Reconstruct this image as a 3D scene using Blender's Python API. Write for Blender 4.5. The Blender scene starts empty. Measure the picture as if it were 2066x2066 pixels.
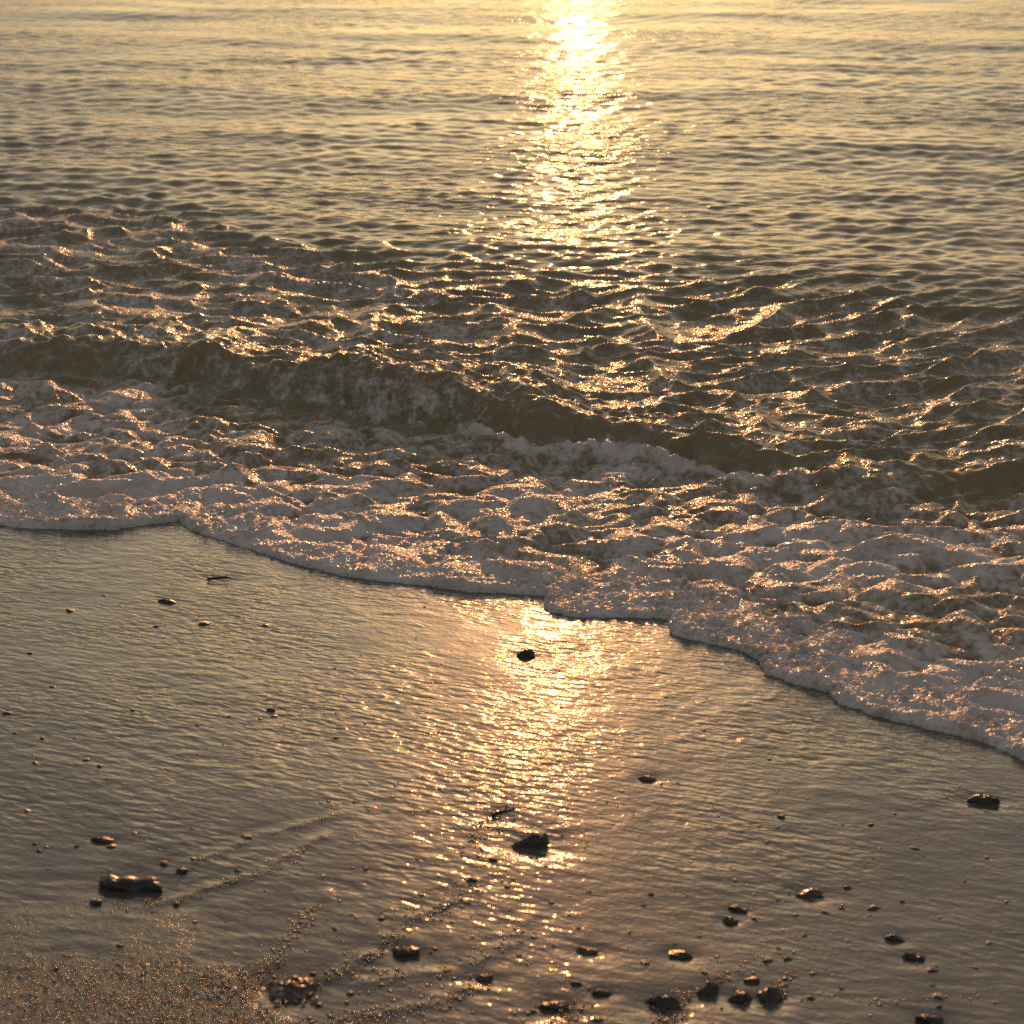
import bpy, math, random
import numpy as np
from mathutils import Vector, noise as mnoise

random.seed(7)
rng = np.random.default_rng(11)
R = math.radians
scene = bpy.context.scene
col = scene.collection

# ------------------------------------------------------------------ camera
CAM_H = 1.6
cam_d = bpy.data.cameras.new('camera')
cam = bpy.data.objects.new('camera', cam_d)
col.objects.link(cam)
cam.location = (0, 0, CAM_H)
cam.rotation_euler = (R(90 - 21), 0, 0)
cam_d.sensor_fit = 'HORIZONTAL'
cam_d.angle = R(30)
cam_d.clip_start = 0.05
cam_d.clip_end = 20000
cam_d.dof.use_dof = True
cam_d.dof.focus_distance = 4.3
cam_d.dof.aperture_fstop = (cam_d.lens / 1000) / 0.008
scene.camera = cam

# ------------------------------------------------------------------ sky, sun, exposure
SUN_EL, SUN_AZ = R(11.0), R(2.0)
world = bpy.data.worlds.new('World')
scene.world = world
world.use_nodes = True
wn, wl = world.node_tree.nodes, world.node_tree.links
sky = wn.new('ShaderNodeTexSky')
sky.sky_type = 'NISHITA'
sky.sun_disc = False
sky.sun_elevation = SUN_EL
sky.sun_rotation = SUN_AZ
sky.air_density = 1.15
sky.dust_density = 1.5
sky.ozone_density = 1.0
bg = wn['Background']
bg.inputs['Strength'].default_value = 0.0235
veil = wn.new('ShaderNodeMix'); veil.data_type = 'RGBA'; veil.blend_type = 'ADD'      # thin even high haze over the clear sky
veil.inputs[0].default_value = 1.0
veil.inputs[7].default_value = (5.6, 5.3, 5.1, 1)
wl.new(sky.outputs[0], veil.inputs[6])
wl.new(veil.outputs[2], bg.inputs['Color'])

sun_dir = Vector((math.sin(SUN_AZ) * math.cos(SUN_EL), math.cos(SUN_AZ) * math.cos(SUN_EL), math.sin(SUN_EL)))
sun_d = bpy.data.lights.new('sun', 'SUN')
sun_d.energy = 2.1
sun_d.angle = R(0.53)
sun_d.color = (1.0, 0.40, 0.14)
sun = bpy.data.objects.new('sun', sun_d)
sun.rotation_euler = (-sun_dir).to_track_quat('-Z', 'Y').to_euler()
sun.location = (0.5, 14, 4)
col.objects.link(sun)

vs = scene.view_settings
vs.view_transform = 'Standard'
vs.look = 'None'
vs.exposure = 0.48
vs.gamma = 1.0
vs.use_white_balance = True
vs.white_balance_temperature = 6450
vs.white_balance_tint = 6
vs.use_curve_mapping = False
cy = scene.cycles
cy.use_denoising = False
cy.sample_clamp_direct = 14
cy.sample_clamp_indirect = 6
cy.max_bounces = 6

# ------------------------------------------------------------------ noise in numpy
def _tab(seed):
    r = np.random.default_rng(seed)
    a = r.uniform(0, 2 * np.pi, 4096)
    return np.cos(a).astype(np.float32), np.sin(a).astype(np.float32), r.integers(0, 4096, 4096)

_T = {}
def perlin(x, y, seed=0):
    if seed not in _T:
        _T[seed] = _tab(seed)
    gx, gy, pm = _T[seed]
    x = np.asarray(x, np.float32); y = np.asarray(y, np.float32)
    xi = np.floor(x).astype(np.int32); yi = np.floor(y).astype(np.int32)
    fx = x - xi; fy = y - yi
    u = fx * fx * fx * (fx * (fx * 6 - 15) + 10); v = fy * fy * fy * (fy * (fy * 6 - 15) + 10)
    p0 = pm[xi & 4095]; p1 = pm[(xi + 1) & 4095]
    def g(p, j, dx, dy):
        h = pm[(p + j) & 4095]
        return gx[h] * dx + gy[h] * dy
    a = g(p0, yi, fx, fy); b = g(p1, yi, fx - 1, fy)
    c = g(p0, yi + 1, fx, fy - 1); d = g(p1, yi + 1, fx - 1, fy - 1)
    return (a + u * (b - a) + v * (c - a + u * (a - b - c + d))) * 1.5      # about -1..1

def fbm(x, y, seed, n=4, gain=0.5):
    s = 0; a = 1.0
    for k in range(n):
        s = s + a * perlin(x * 2 ** k, y * 2 ** k, seed + k)
        a *= gain
    return s

def ridged(x, y, seed, n=3, gain=0.5):
    s = 0; a = 1.0
    for k in range(n):
        s = s + a * (1 - np.minimum(1, np.abs(perlin(x * 2 ** k, y * 2 ** k, seed + k)) * 1.6)) ** 2
        a *= gain
    return s

def domes(x, y, cell, seed, rmin=0.25, rmax=0.62, keep=1.0):
    """tops of round bubbles packed on a jittered lattice; height in metres"""
    r = np.random.default_rng(seed)
    T = r.uniform(0, 1, (3, 8192)).astype(np.float32)
    K = r.uniform(0, 1, 8192)
    X = x / cell; Y = y / cell
    xi = np.floor(X).astype(np.int64); yi = np.floor(Y).astype(np.int64)
    h = np.zeros_like(X)
    for i in (-1, 0, 1):
        for j in (-1, 0, 1):
            k = ((xi + i) * 7919 + (yi + j) * 104729) & 8191
            cx = xi + i + T[0][k]; cyy = yi + j + T[1][k]
            rr = rmin + (rmax - rmin) * T[2][k] ** 2
            q = rr * rr - (X - cx) ** 2 - (Y - cyy) ** 2
            q = np.where(K[k] < keep, q, 0)
            h = np.maximum(h, np.sqrt(np.maximum(q, 0)))
    return h * cell

def sstep(a, b, x):
    t = np.clip((x - a) / (b - a), 0, 1)
    return t * t * (3 - 2 * t)

# ------------------------------------------------------------------ object helpers
def tag(o, label=None, cat=None, group=None, kind=None):
    for k, v in (('label', label), ('category', cat), ('group', group), ('kind', kind)):
        if v:
            o[k] = v
    return o

def make_mesh(name, co, faces, smooth=True):
    me = bpy.data.meshes.new(name)
    me.vertices.add(len(co)); me.vertices.foreach_set('co', np.ascontiguousarray(co, np.float32).ravel())
    n = faces.shape[1]
    me.loops.add(faces.size); me.loops.foreach_set('vertex_index', np.ascontiguousarray(faces, np.int32).ravel())
    me.polygons.add(len(faces)); me.polygons.foreach_set('loop_start', np.arange(0, faces.size, n, dtype=np.int32))
    me.update(calc_edges=True)
    me.validate()
    if smooth:
        me.polygons.foreach_set('use_smooth', np.ones(len(faces), bool))
    return me

def add_obj(name, me, mat):
    o = bpy.data.objects.new(name, me)
    if mat: me.materials.append(mat)
    col.objects.link(o)
    return o

def submesh(co, faces, attrs, name, mat):
    used, inv = np.unique(faces, return_inverse=True)
    me = make_mesh(name, co[used], inv.reshape(faces.shape))
    for an, av in attrs.items():
        at = me.attributes.new(an, 'FLOAT', 'POINT')
        at.data.foreach_set('value', np.ascontiguousarray(av[used], np.float32))
    return add_obj(name, me, mat)

def fan_grid(ys, w_in, w_out, n_in, n_out):
    """rows at ys; n_in columns over +-w_in(y), then n_out wider columns on each side out to +-w_out(y)"""
    u = np.linspace(-1, 1, n_in)
    t = (np.arange(1, n_out + 1) / n_out) ** 2
    X = []
    for y in ys:
        a, b = w_in(y), w_out(y)
        side = a + (b - a) * t
        X.append(np.concatenate([-side[::-1], u * a, side]))
    X = np.array(X, np.float64)
    Y = np.repeat(np.array(ys)[:, None], X.shape[1], 1)
    r, c = X.shape
    i = np.arange(r * c).reshape(r, c)
    F = np.stack([i[:-1, :-1], i[:-1, 1:], i[1:, 1:], i[1:, :-1]], -1).reshape(-1, 4)
    return X.ravel(), Y.ravel(), F

import bmesh
def ico(sub):
    bm = bmesh.new(); bmesh.ops.create_icosphere(bm, subdivisions=sub, radius=1)
    v = np.array([p.co[:] for p in bm.verts]); f = np.array([[q.index for q in t.verts] for t in bm.faces])
    bm.free(); return v, f

# ------------------------------------------------------------------ materials
def new_mat(name):
    m = bpy.data.materials.new(name); m.use_nodes = True
    nt = m.node_tree
    for n in list(nt.nodes): nt.nodes.remove(n)
    return m, nt.nodes, nt.links

def N(nodes, t, **kw):
    n = nodes.new(t)
    for k, v in kw.items():
        if k.startswith('i_'):
            n.inputs[k[2:].replace('_', ' ')].default_value = v
        else:
            setattr(n, k, v)
    return n

def mat_sea():
    m, n, l = new_mat('sea_water_and_foam')
    out = N(n, 'ShaderNodeOutputMaterial')
    tc = N(n, 'ShaderNodeTexCoord')
    at = N(n, 'ShaderNodeAttribute', attribute_name='foam')
    wat = N(n, 'ShaderNodeBsdfPrincipled')
    wat.inputs['Base Color'].default_value = (0.235, 0.180, 0.105, 1)
    wr = N(n, 'ShaderNodeMapRange'); wr.inputs['From Max'].default_value = 0.35; wr.inputs['To Min'].default_value = 0.045; wr.inputs['To Max'].default_value = 0.11
    l.new(at.outputs['Fac'], wr.inputs['Value']); l.new(wr.outputs[0], wat.inputs['Roughness'])
    wat.inputs['IOR'].default_value = 1.333
    wat.inputs['Specular IOR Level'].default_value = 0.28
    foam = N(n, 'ShaderNodeBsdfPrincipled')
    foam.inputs['Roughness'].default_value = 0.5
    foam.inputs['IOR'].default_value = 1.33
    foam.inputs['Coat Weight'].default_value = 0.2
    foam.inputs['Coat Roughness'].default_value = 0.16
    foam.inputs['Specular IOR Level'].default_value = 0.1
    foam.inputs['Subsurface Weight'].default_value = 0.0
    cn = N(n, 'ShaderNodeTexNoise', i_Scale=14.0, i_Detail=4.0)
    l.new(tc.outputs['Object'], cn.inputs['Vector'])
    cr = N(n, 'ShaderNodeValToRGB')
    cr.color_ramp.elements[0].position = 0.3; cr.color_ramp.elements[0].color = (0.52, 0.44, 0.40, 1)
    cr.color_ramp.elements[1].position = 0.7; cr.color_ramp.elements[1].color = (0.70, 0.635, 0.585, 1)
    l.new(cn.outputs['Fac'], cr.inputs['Fac'])
    l.new(cr.outputs['Color'], foam.inputs['Base Color'])
    # fine bubble relief, only where there is foam
    vo = N(n, 'ShaderNodeTexVoronoi', feature='SMOOTH_F1', i_Scale=170.0, i_Smoothness=0.2)
    l.new(tc.outputs['Object'], vo.inputs['Vector'])
    inv = N(n, 'ShaderNodeMath', operation='SUBTRACT'); inv.inputs[0].default_value = 1.0
    l.new(vo.outputs['Distance'], inv.inputs[1])
    bf = N(n, 'ShaderNodeBump', i_Strength=0.9, i_Distance=0.0032)
    l.new(inv.outputs[0], bf.inputs['Height'])
    l.new(bf.outputs[0], foam.inputs['Normal']); l.new(bf.outputs[0], foam.inputs['Coat Normal'])
    # capillary ripples on the open water
    mp = N(n, 'ShaderNodeMapping'); mp.inputs['Scale'].default_value = (10, 23, 1)
    l.new(tc.outputs['Object'], mp.inputs['Vector'])
    rn = N(n, 'ShaderNodeTexNoise', i_Scale=1.0, i_Detail=2.5, i_Distortion=0.4)
    l.new(mp.outputs[0], rn.inputs['Vector'])
    bw = N(n, 'ShaderNodeBump', i_Strength=1.0, i_Distance=0.0105)
    l.new(rn.outputs['Fac'], bw.inputs['Height'])
    cm = N(n, 'ShaderNodeTexNoise', i_Scale=0.9, i_Detail=2.0); l.new(tc.outputs['Object'], cm.inputs['Vector'])
    cs = N(n, 'ShaderNodeMapRange'); cs.inputs['From Min'].default_value = 0.38; cs.inputs['From Max'].default_value = 0.62; cs.inputs['To Min'].default_value = 0.2; cs.inputs['To Max'].default_value = 1.0
    l.new(cm.outputs['Fac'], cs.inputs['Value']); l.new(cs.outputs[0], bw.inputs['Strength'])
    fm = N(n, 'ShaderNodeMapRange'); fm.inputs['From Max'].default_value = 0.3; fm.inputs['To Max'].default_value = 0.55
    l.new(at.outputs['Fac'], fm.inputs['Value'])
    vb = N(n, 'ShaderNodeTexVoronoi', feature='SMOOTH_F1', i_Scale=120.0, i_Smoothness=0.4); l.new(tc.outputs['Object'], vb.inputs['Vector'])
    bb = N(n, 'ShaderNodeBump', i_Distance=0.004); bb.invert = True
    l.new(fm.outputs[0], bb.inputs['Strength']); l.new(vb.outputs['Distance'], bb.inputs['Height']); l.new(bw.outputs[0], bb.inputs['Normal'])
    l.new(bb.outputs[0], wat.inputs['Normal'])
    # mask broken up by small cells
    fn = N(n, 'ShaderNodeTexNoise', i_Scale=45.0, i_Detail=3.0)
    l.new(tc.outputs['Object'], fn.inputs['Vector'])
    ad = N(n, 'ShaderNodeMath', operation='ADD'); l.new(at.outputs['Fac'], ad.inputs[0]); l.new(fn.outputs['Fac'], ad.inputs[1])
    v2 = N(n, 'ShaderNodeTexVoronoi', feature='F1', i_Scale=85.0, i_Randomness=1.0); l.new(tc.outputs['Object'], v2.inputs['Vector'])
    gp = N(n, 'ShaderNodeMapRange', interpolation_type='SMOOTHSTEP'); gp.inputs['From Min'].default_value = 0.40; gp.inputs['From Max'].default_value = 0.75; gp.inputs['To Min'].default_value = 0.04; gp.inputs['To Max'].default_value = -0.16
    l.new(v2.outputs['Distance'], gp.inputs['Value'])
    ad2 = N(n, 'ShaderNodeMath', operation='ADD'); l.new(ad.outputs[0], ad2.inputs[0]); l.new(gp.outputs[0], ad2.inputs[1]); ad = ad2
    mr = N(n, 'ShaderNodeMapRange', interpolation_type='SMOOTHSTEP'); mr.inputs['From Min'].default_value = 0.62; mr.inputs['From Max'].default_value = 1.35
    l.new(ad.outputs[0], mr.inputs['Value'])
    mx = N(n, 'ShaderNodeMixShader')
    l.new(mr.outputs[0], mx.inputs[0]); l.new(wat.outputs[0], mx.inputs[1]); l.new(foam.outputs[0], mx.inputs[2])
    l.new(mx.outputs[0], out.inputs['Surface'])
    return m

def mat_sand():
    m, n, l = new_mat('wet_sand')
    out = N(n, 'ShaderNodeOutputMaterial')
    tc = N(n, 'ShaderNodeTexCoord')
    at = N(n, 'ShaderNodeAttribute', attribute_name='dry')
    b = N(n, 'ShaderNodeBsdfPrincipled')
    cn = N(n, 'ShaderNodeTexNoise', i_Scale=9.0, i_Detail=6.0)
    l.new(tc.outputs['Object'], cn.inputs['Vector'])
    cr = N(n, 'ShaderNodeValToRGB')
    cr.color_ramp.elements[0].position = 0.3; cr.color_ramp.elements[0].color = (0.080, 0.071, 0.056, 1)
    cr.color_ramp.elements[1].position = 0.7; cr.color_ramp.elements[1].color = (0.125, 0.112, 0.090, 1)
    l.new(cn.outputs['Fac'], cr.inputs['Fac'])
    l.new(cr.outputs['Color'], b.inputs['Base Color'])
    b.inputs['IOR'].default_value = 1.2
    b.inputs['Specular IOR Level'].default_value = 0.03
    mr = N(n, 'ShaderNodeMapRange'); mr.inputs['To Min'].default_value = 0.32; mr.inputs['To Max'].default_value = 0.36
    l.new(at.outputs['Fac'], mr.inputs['Value'])
    l.new(mr.outputs[0], b.inputs['Roughness'])
    # grain relief: faint under the water film, stronger where the film has drained
    dn = N(n, 'ShaderNodeTexNoise', i_Scale=4.5, i_Detail=2.0)
    l.new(tc.outputs['Object'], dn.inputs['Vector'])
    rp = N(n, 'ShaderNodeMapping'); rp.inputs['Scale'].default_value = (33, 84, 30)
    rr = N(n, 'ShaderNodeMapping'); rr.inputs['Rotation'].default_value = (0, 0, 0.36)
    l.new(tc.outputs['Object'], rr.inputs['Vector']); l.new(rr.outputs[0], rp.inputs['Vector'])
    rn = N(n, 'ShaderNodeTexNoise', i_Scale=1.0, i_Detail=1.2, i_Roughness=0.45, i_Distortion=0.35)
    l.new(rp.outputs[0], rn.inputs['Vector'])
    rs = N(n, 'ShaderNodeMapRange'); rs.inputs['From Min'].default_value = 0.32; rs.inputs['From Max'].default_value = 0.66; rs.inputs['To Min'].default_value = 0.15; rs.inputs['To Max'].default_value = 1.0
    l.new(dn.outputs['Fac'], rs.inputs['Value'])
    rb = N(n, 'ShaderNodeBump', i_Distance=0.0037)
    ar = N(n, 'ShaderNodeAttribute', attribute_name='ripple')
    rm = N(n, 'ShaderNodeMath', operation='MULTIPLY'); l.new(rs.outputs[0], rm.inputs[0]); l.new(ar.outputs['Fac'], rm.inputs[1])
    l.new(rm.outputs[0], rb.inputs['Strength']); l.new(rn.outputs['Fac'], rb.inputs['Height'])
    mp = N(n, 'ShaderNodeMapping'); mp.inputs['Scale'].default_value = (110, 190, 150)
    l.new(tc.outputs['Object'], mp.inputs['Vector'])
    gn = N(n, 'ShaderNodeTexNoise', i_Scale=1.0, i_Detail=1.5, i_Roughness=0.5)
    l.new(mp.outputs[0], gn.inputs['Vector'])
    gs = N(n, 'ShaderNodeMapRange'); gs.inputs['To Min'].default_value = 0.30; gs.inputs['To Max'].default_value = 1.0
    l.new(at.outputs['Fac'], gs.inputs['Value'])
    bp = N(n, 'ShaderNodeBump', i_Distance=0.0016)
    l.new(gs.outputs[0], bp.inputs['Strength'])
    g2 = N(n, 'ShaderNodeTexNoise', i_Scale=330.0, i_Detail=2.0); l.new(tc.outputs['Object'], g2.inputs['Vector'])
    b3 = N(n, 'ShaderNodeBump', i_Distance=0.0022); l.new(at.outputs['Fac'], b3.inputs['Strength']); l.new(g2.outputs['Fac'], b3.inputs['Height']); l.new(rb.outputs[0], b3.inputs['Normal'])
    l.new(gn.outputs['Fac'], bp.inputs['Height']); l.new(b3.outputs[0], bp.inputs['Normal'])
    l.new(bp.outputs[0], b.inputs['Normal'])
    b.inputs['Coat Weight'].default_value = 1.0
    b.inputs['Coat Roughness'].default_value = 0.04
    b.inputs['Coat IOR'].default_value = 1.56
    l.new(bp.outputs[0], b.inputs['Coat Normal'])
    l.new(b.outputs[0], out.inputs['Surface'])
    return m

def mat_stone(name, c0, c1, rough=0.3, coat=0.35, coat_rough=0.25):
    m, n, l = new_mat(name)
    out = N(n, 'ShaderNodeOutputMaterial')
    tc = N(n, 'ShaderNodeTexCoord')
    b = N(n, 'ShaderNodeBsdfPrincipled')
    cn = N(n, 'ShaderNodeTexNoise', i_Scale=90.0, i_Detail=6.0)
    l.new(tc.outputs['Object'], cn.inputs['Vector'])
    cr = N(n, 'ShaderNodeValToRGB')
    cr.color_ramp.elements[0].position = 0.35; cr.color_ramp.elements[0].color = (*c0, 1)
    cr.color_ramp.elements[1].position = 0.7; cr.color_ramp.elements[1].color = (*c1, 1)
    l.new(cn.outputs['Fac'], cr.inputs['Fac']); l.new(cr.outputs['Color'], b.inputs['Base Color'])
    b.inputs['Roughness'].default_value = rough
    b.inputs['Coat Weight'].default_value = coat; b.inputs['Coat Roughness'].default_value = coat_rough
    b.inputs['Specular IOR Level'].default_value = 0.3
    bp = N(n, 'ShaderNodeBump', i_Strength=0.5, i_Distance=0.002)
    l.new(cn.outputs['Fac'], bp.inputs['Height']); l.new(bp.outputs[0], b.inputs['Normal'])
    l.new(b.outputs[0], out.inputs['Surface'])
    return m

def mat_bubble():
    m, n, l = new_mat('bubble_film')
    out = N(n, 'ShaderNodeOutputMaterial')
    b = N(n, 'ShaderNodeBsdfPrincipled')
    b.inputs['Base Color'].default_value = (0.66, 0.60, 0.56, 1)
    b.inputs['Roughness'].default_value = 0.06; b.inputs['IOR'].default_value = 1.33
    t = N(n, 'ShaderNodeBsdfTransparent')
    lw = N(n, 'ShaderNodeLayerWeight', i_Blend=0.35)
    mr = N(n, 'ShaderNodeMapRange'); mr.inputs['To Min'].default_value = 0.30; mr.inputs['To Max'].default_value = 0.95
    l.new(lw.outputs['Facing'], mr.inputs['Value'])  # a bubble is clear in the middle and pale at its rim
    mx = N(n, 'ShaderNodeMixShader')
    l.new(mr.outputs[0], mx.inputs[0]); l.new(t.outputs[0], mx.inputs[1]); l.new(b.outputs[0], mx.inputs[2])
    l.new(mx.outputs[0], out.inputs['Surface'])
    return m
M_BUBBLE = mat_bubble()
M_SEA = mat_sea()
M_SAND = mat_sand()
M_DARK = mat_stone('dark_wet_stone', (0.012, 0.011, 0.010), (0.045, 0.038, 0.032))
M_BROWN = mat_stone('brown_wet_stone', (0.03, 0.022, 0.016), (0.09, 0.065, 0.045))
M_SHELL = mat_stone('worn_shell', (0.05, 0.04, 0.03), (0.15, 0.12, 0.09))
M_GRAIN = mat_stone('coarse_grain', (0.06, 0.048, 0.035), (0.20, 0.155, 0.11), 0.22, 1.0, 0.16)

# ------------------------------------------------------------------ the shore: sand height and the lines of the water
SX, SY, Y0 = 0.02, 0.085, 4.6
def sand_plane(x, y):
    return -SY * (y - Y0) - SX * x

EDGE = np.array([(-12, 4.6), (-3, 4.05), (-1.6, 3.88), (-1.25, 3.86), (-1.109, 3.852), (-1.036, 3.837), (-0.866, 3.840), (-0.76, 3.91), (-0.735, 3.92), (-0.720, 3.889),
    (-0.69, 3.84), (-0.590, 3.749), (-0.56, 3.72), (-0.466, 3.646), (-0.350, 3.564), (-0.26, 3.53), (-0.176, 3.507), (-0.09, 3.475), (-0.017, 3.470), (0.03, 3.462), (0.062, 3.455),
    (0.055, 3.375), (0.08, 3.345), (0.115, 3.332), (0.17, 3.328), (0.217, 3.337), (0.270, 3.33), (0.295, 3.325), (0.284, 3.252), (0.32, 3.215), (0.373, 3.185), (0.42, 3.15), (0.441, 3.115),
    (0.443, 3.040), (0.48, 3.00), (0.542, 2.957), (0.553, 2.909), (0.60, 2.86), (0.660, 2.821), (0.760, 2.759), (0.809, 2.677), (0.95, 2.60), (1.2, 2.45), (2.0, 2.2), (12, -0.2)])
# a dense copy of the swash edge
_seg = []
for a, b in zip(EDGE[:-1], EDGE[1:]):
    k = max(2, int(min(80, np.hypot(*(b - a)) / 0.012)))
    _seg.append(a + (b - a) * np.linspace(0, 1, k, endpoint=False)[:, None])
EDGE_D = np.concatenate(_seg)
TOE = np.array([(-14, 5.6), (-2.5, 5.18), (-1.43, 5.102), (-1.055, 5.077), (-0.667, 4.911), (-0.393, 4.689), (-0.157, 4.606), (0.045, 4.446), (0.302, 4.370), (0.602, 4.189), (0.965, 4.137), (1.189, 4.137), (2.5, 4.0), (14, 3.2)])
CREST = np.array([(-14, 5.8), (-2.5, 5.36), (-1.467, 5.289), (-1.118, 5.289), (-0.8, 5.13), (-0.528, 4.96), (-0.3, 4.86), (-0.134, 4.80), (0.175, 4.60), (0.352, 4.47), (0.586, 4.33), (0.803, 4.28), (0.928, 4.24), (1.156, 4.26), (2.5, 4.15), (14, 3.4)])
CREST_H = np.array([(-14, .06), (-2.5, .07), (-1.467, .075), (-1.1, .085), (-0.6, .10), (-0.3, .125), (0.0, .115), (0.25, .09), (0.5, .07), (0.8, .06), (1.0, .05), (1.2, .06), (2.5, .06), (14, .05)])
BACK = np.array([(-14, 9), (-2.07, 7.7), (-1.4, 7.45), (-0.92, 7.0), (-0.31, 6.55), (0.24, 6.25), (0.78, 6.30), (1.2, 6.15), (1.63, 5.9), (3, 5.5), (14, 4.6)])
def line(L, x):
    return np.interp(x, L[:, 0], L[:, 1])

def edge_distance(x, y):
    """signed distance to the swash edge, positive inside the foam (capped away from the edge)"""
    s = y - line(EDGE, x)
    d = np.clip(s, -0.4, 0.4).astype(np.float64)
    near = np.nonzero((np.abs(s) < 0.4) & (np.abs(x) < 2.2))[0]
    E_ = EDGE_D[np.abs(EDGE_D[:, 0]) < 2.6]
    for c in np.array_split(near, max(1, len(near) // 20000)):
        q = np.full(len(c), 1e9)
        for ex, ey in E_:
            np.minimum(q, (x[c] - ex) ** 2 + (y[c] - ey) ** 2, out=q)
        d[c] = np.sqrt(q) * np.sign(s[c])
    return d

# ------------------------------------------------------------------ stones (placed further down; their scour hollows shape the sand)
# kind, x, y on the sand, width in metres, depth and height as shares of the width, turn, shape, material, label
STONES = [
    ('stone', 0.025, 3.123, 0.0364, 0.8, 0.62, 10, 'lump', 'dark', 'small dark stone standing alone in the orange sun glitter on the wet sand'),
    ('stone', 0.207, 2.594, 0.033, 0.45, 0.22, -8, 'flat', 'brown', 'thin flat reddish brown stone alone right of the sun glitter on rippled wet sand'),
    ('stone', 0.711, 2.531, 0.0515, 0.55, 0.38, -6, 'lump', 'dark', 'black humped stone below the foam front near the right edge'),
    ('stone', -0.51, 2.219, 0.0998, 0.36, 0.26, -4, 'long', 'dark', 'long low black stone with a notched top, in a hollow at lower left'),
    ('stone', -0.269, 1.96, 0.0748, 0.75, 0.42, 12, 'ledge', 'brown', 'big layered brown stone with ledges beside the coarse grainy sand'),
    ('stone', 0.026, 2.364, 0.072, 0.34, 0.42, 16, 'wedge', 'brown', 'jagged dark shard rising to the right, below the sun glitter'),
    ('driftwood_twig', -0.012, 2.457, 0.0409, 0.22, 0.25, 32, 'twig', 'dark', 'short dark twig just above the jagged dark shard'),
    ('stone', -0.132, 2.049, 0.0426, 0.42, 0.34, 14, 'long', 'brown', 'small low humped stone with a sunlit top, right of the big layered stone'),
    ('stone', 0.211, 2.061, 0.036, 0.5, 0.36, -12, 'lump', 'dark', 'dark oval stone above the cluster of wedge stones'),
    ('stone', 0.301, 2.185, 0.0275, 0.6, 0.42, -15, 'lump', 'dark', 'upper of two small dark stones lying close together on the right sand'),
    ('stone', 0.288, 2.153, 0.0222, 0.7, 0.5, 5, 'lump', 'brown', 'lower of two small dark stones lying close together on the right sand'),
    ('stone', 0.496, 2.113, 0.0329, 0.4, 0.3, -14, 'flat', 'dark', 'slim dark stone pointing down, upper of two slim ones on the right sand'),
    ('stone', 0.511, 2.062, 0.0338, 0.36, 0.28, -10, 'long', 'dark', 'slim dark stone with a notch, lower of two slim ones on the right sand'),
    ('stone', 0.182, 1.943, 0.0557, 0.5, 0.4, -18, 'wedge', 'dark', 'wedge shaped dark stone, left end of the stone cluster at the bottom'),
    ('stone', 0.241, 1.972, 0.0416, 0.55, 0.6, 30, 'wedge', 'brown', 'upright brown stone in the middle of the stone cluster at the bottom'),
    ('stone', 0.275, 1.955, 0.0361, 0.6, 0.45, 10, 'lump', 'dark', 'low dark stone between two taller ones in the stone cluster at the bottom'),
    ('stone', 0.313, 1.959, 0.0402, 0.65, 0.62, 18, 'ledge', 'brown', 'tallest lumpy stone, right end of the stone cluster at the bottom'),
    ('stone', 0.296, 1.999, 0.0231, 0.6, 0.4, 0, 'lump', 'brown', 'small stone behind the stone cluster at the bottom'),
    ('stone', 0.499, 1.907, 0.0481, 0.5, 0.42, -16, 'lump', 'dark', 'dark stone with a dipped middle cut by the bottom edge of the view at right'),
    ('stone', -0.035, 1.993, 0.0296, 0.5, 0.36, 6, 'lump', 'brown', 'brown stone surrounded by glittering grains below the curved shell piece'),
    ('stone', 0.052, 1.929, 0.0434, 0.3, 0.2, 8, 'long', 'brown', 'long flat brown stone near the bottom edge, left of the stone cluster'),
    ('stone', 0.097, 2.064, 0.0373, 0.3, 0.2, -4, 'flat', 'shell', 'thin pale flat stone on rippled sand below the jagged dark shard'),
    ('stone', -0.666, 3.381, 0.0375, 0.45, 0.25, -5, 'flat', 'dark', 'thin dark flat stone alone on the upper left sand under the foam front'),
    ('driftwood_twig', -0.584, 3.52, 0.0558, 0.14, 0.12, -8, 'twig', 'dark', 'thin dark twig lying close below the foam front at left'),
    ('stone', 0.404, 2.234, 0.0489, 0.4, 0.2, 4, 'ledge', 'brown', 'flat crumbly brown stone with a sparkling top among pebbles on the right sand'),
    ('stone', -0.578, 2.352, 0.0341, 0.4, 0.25, -3, 'flat', 'brown', 'flat brown stone above the long low black stone'),
    ('stone', 0.109, 1.961, 0.028, 0.4, 0.3, 12, 'flat', 'brown', 'small tilted brown stone between the pale flat stone and the bottom edge'),
]
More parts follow.
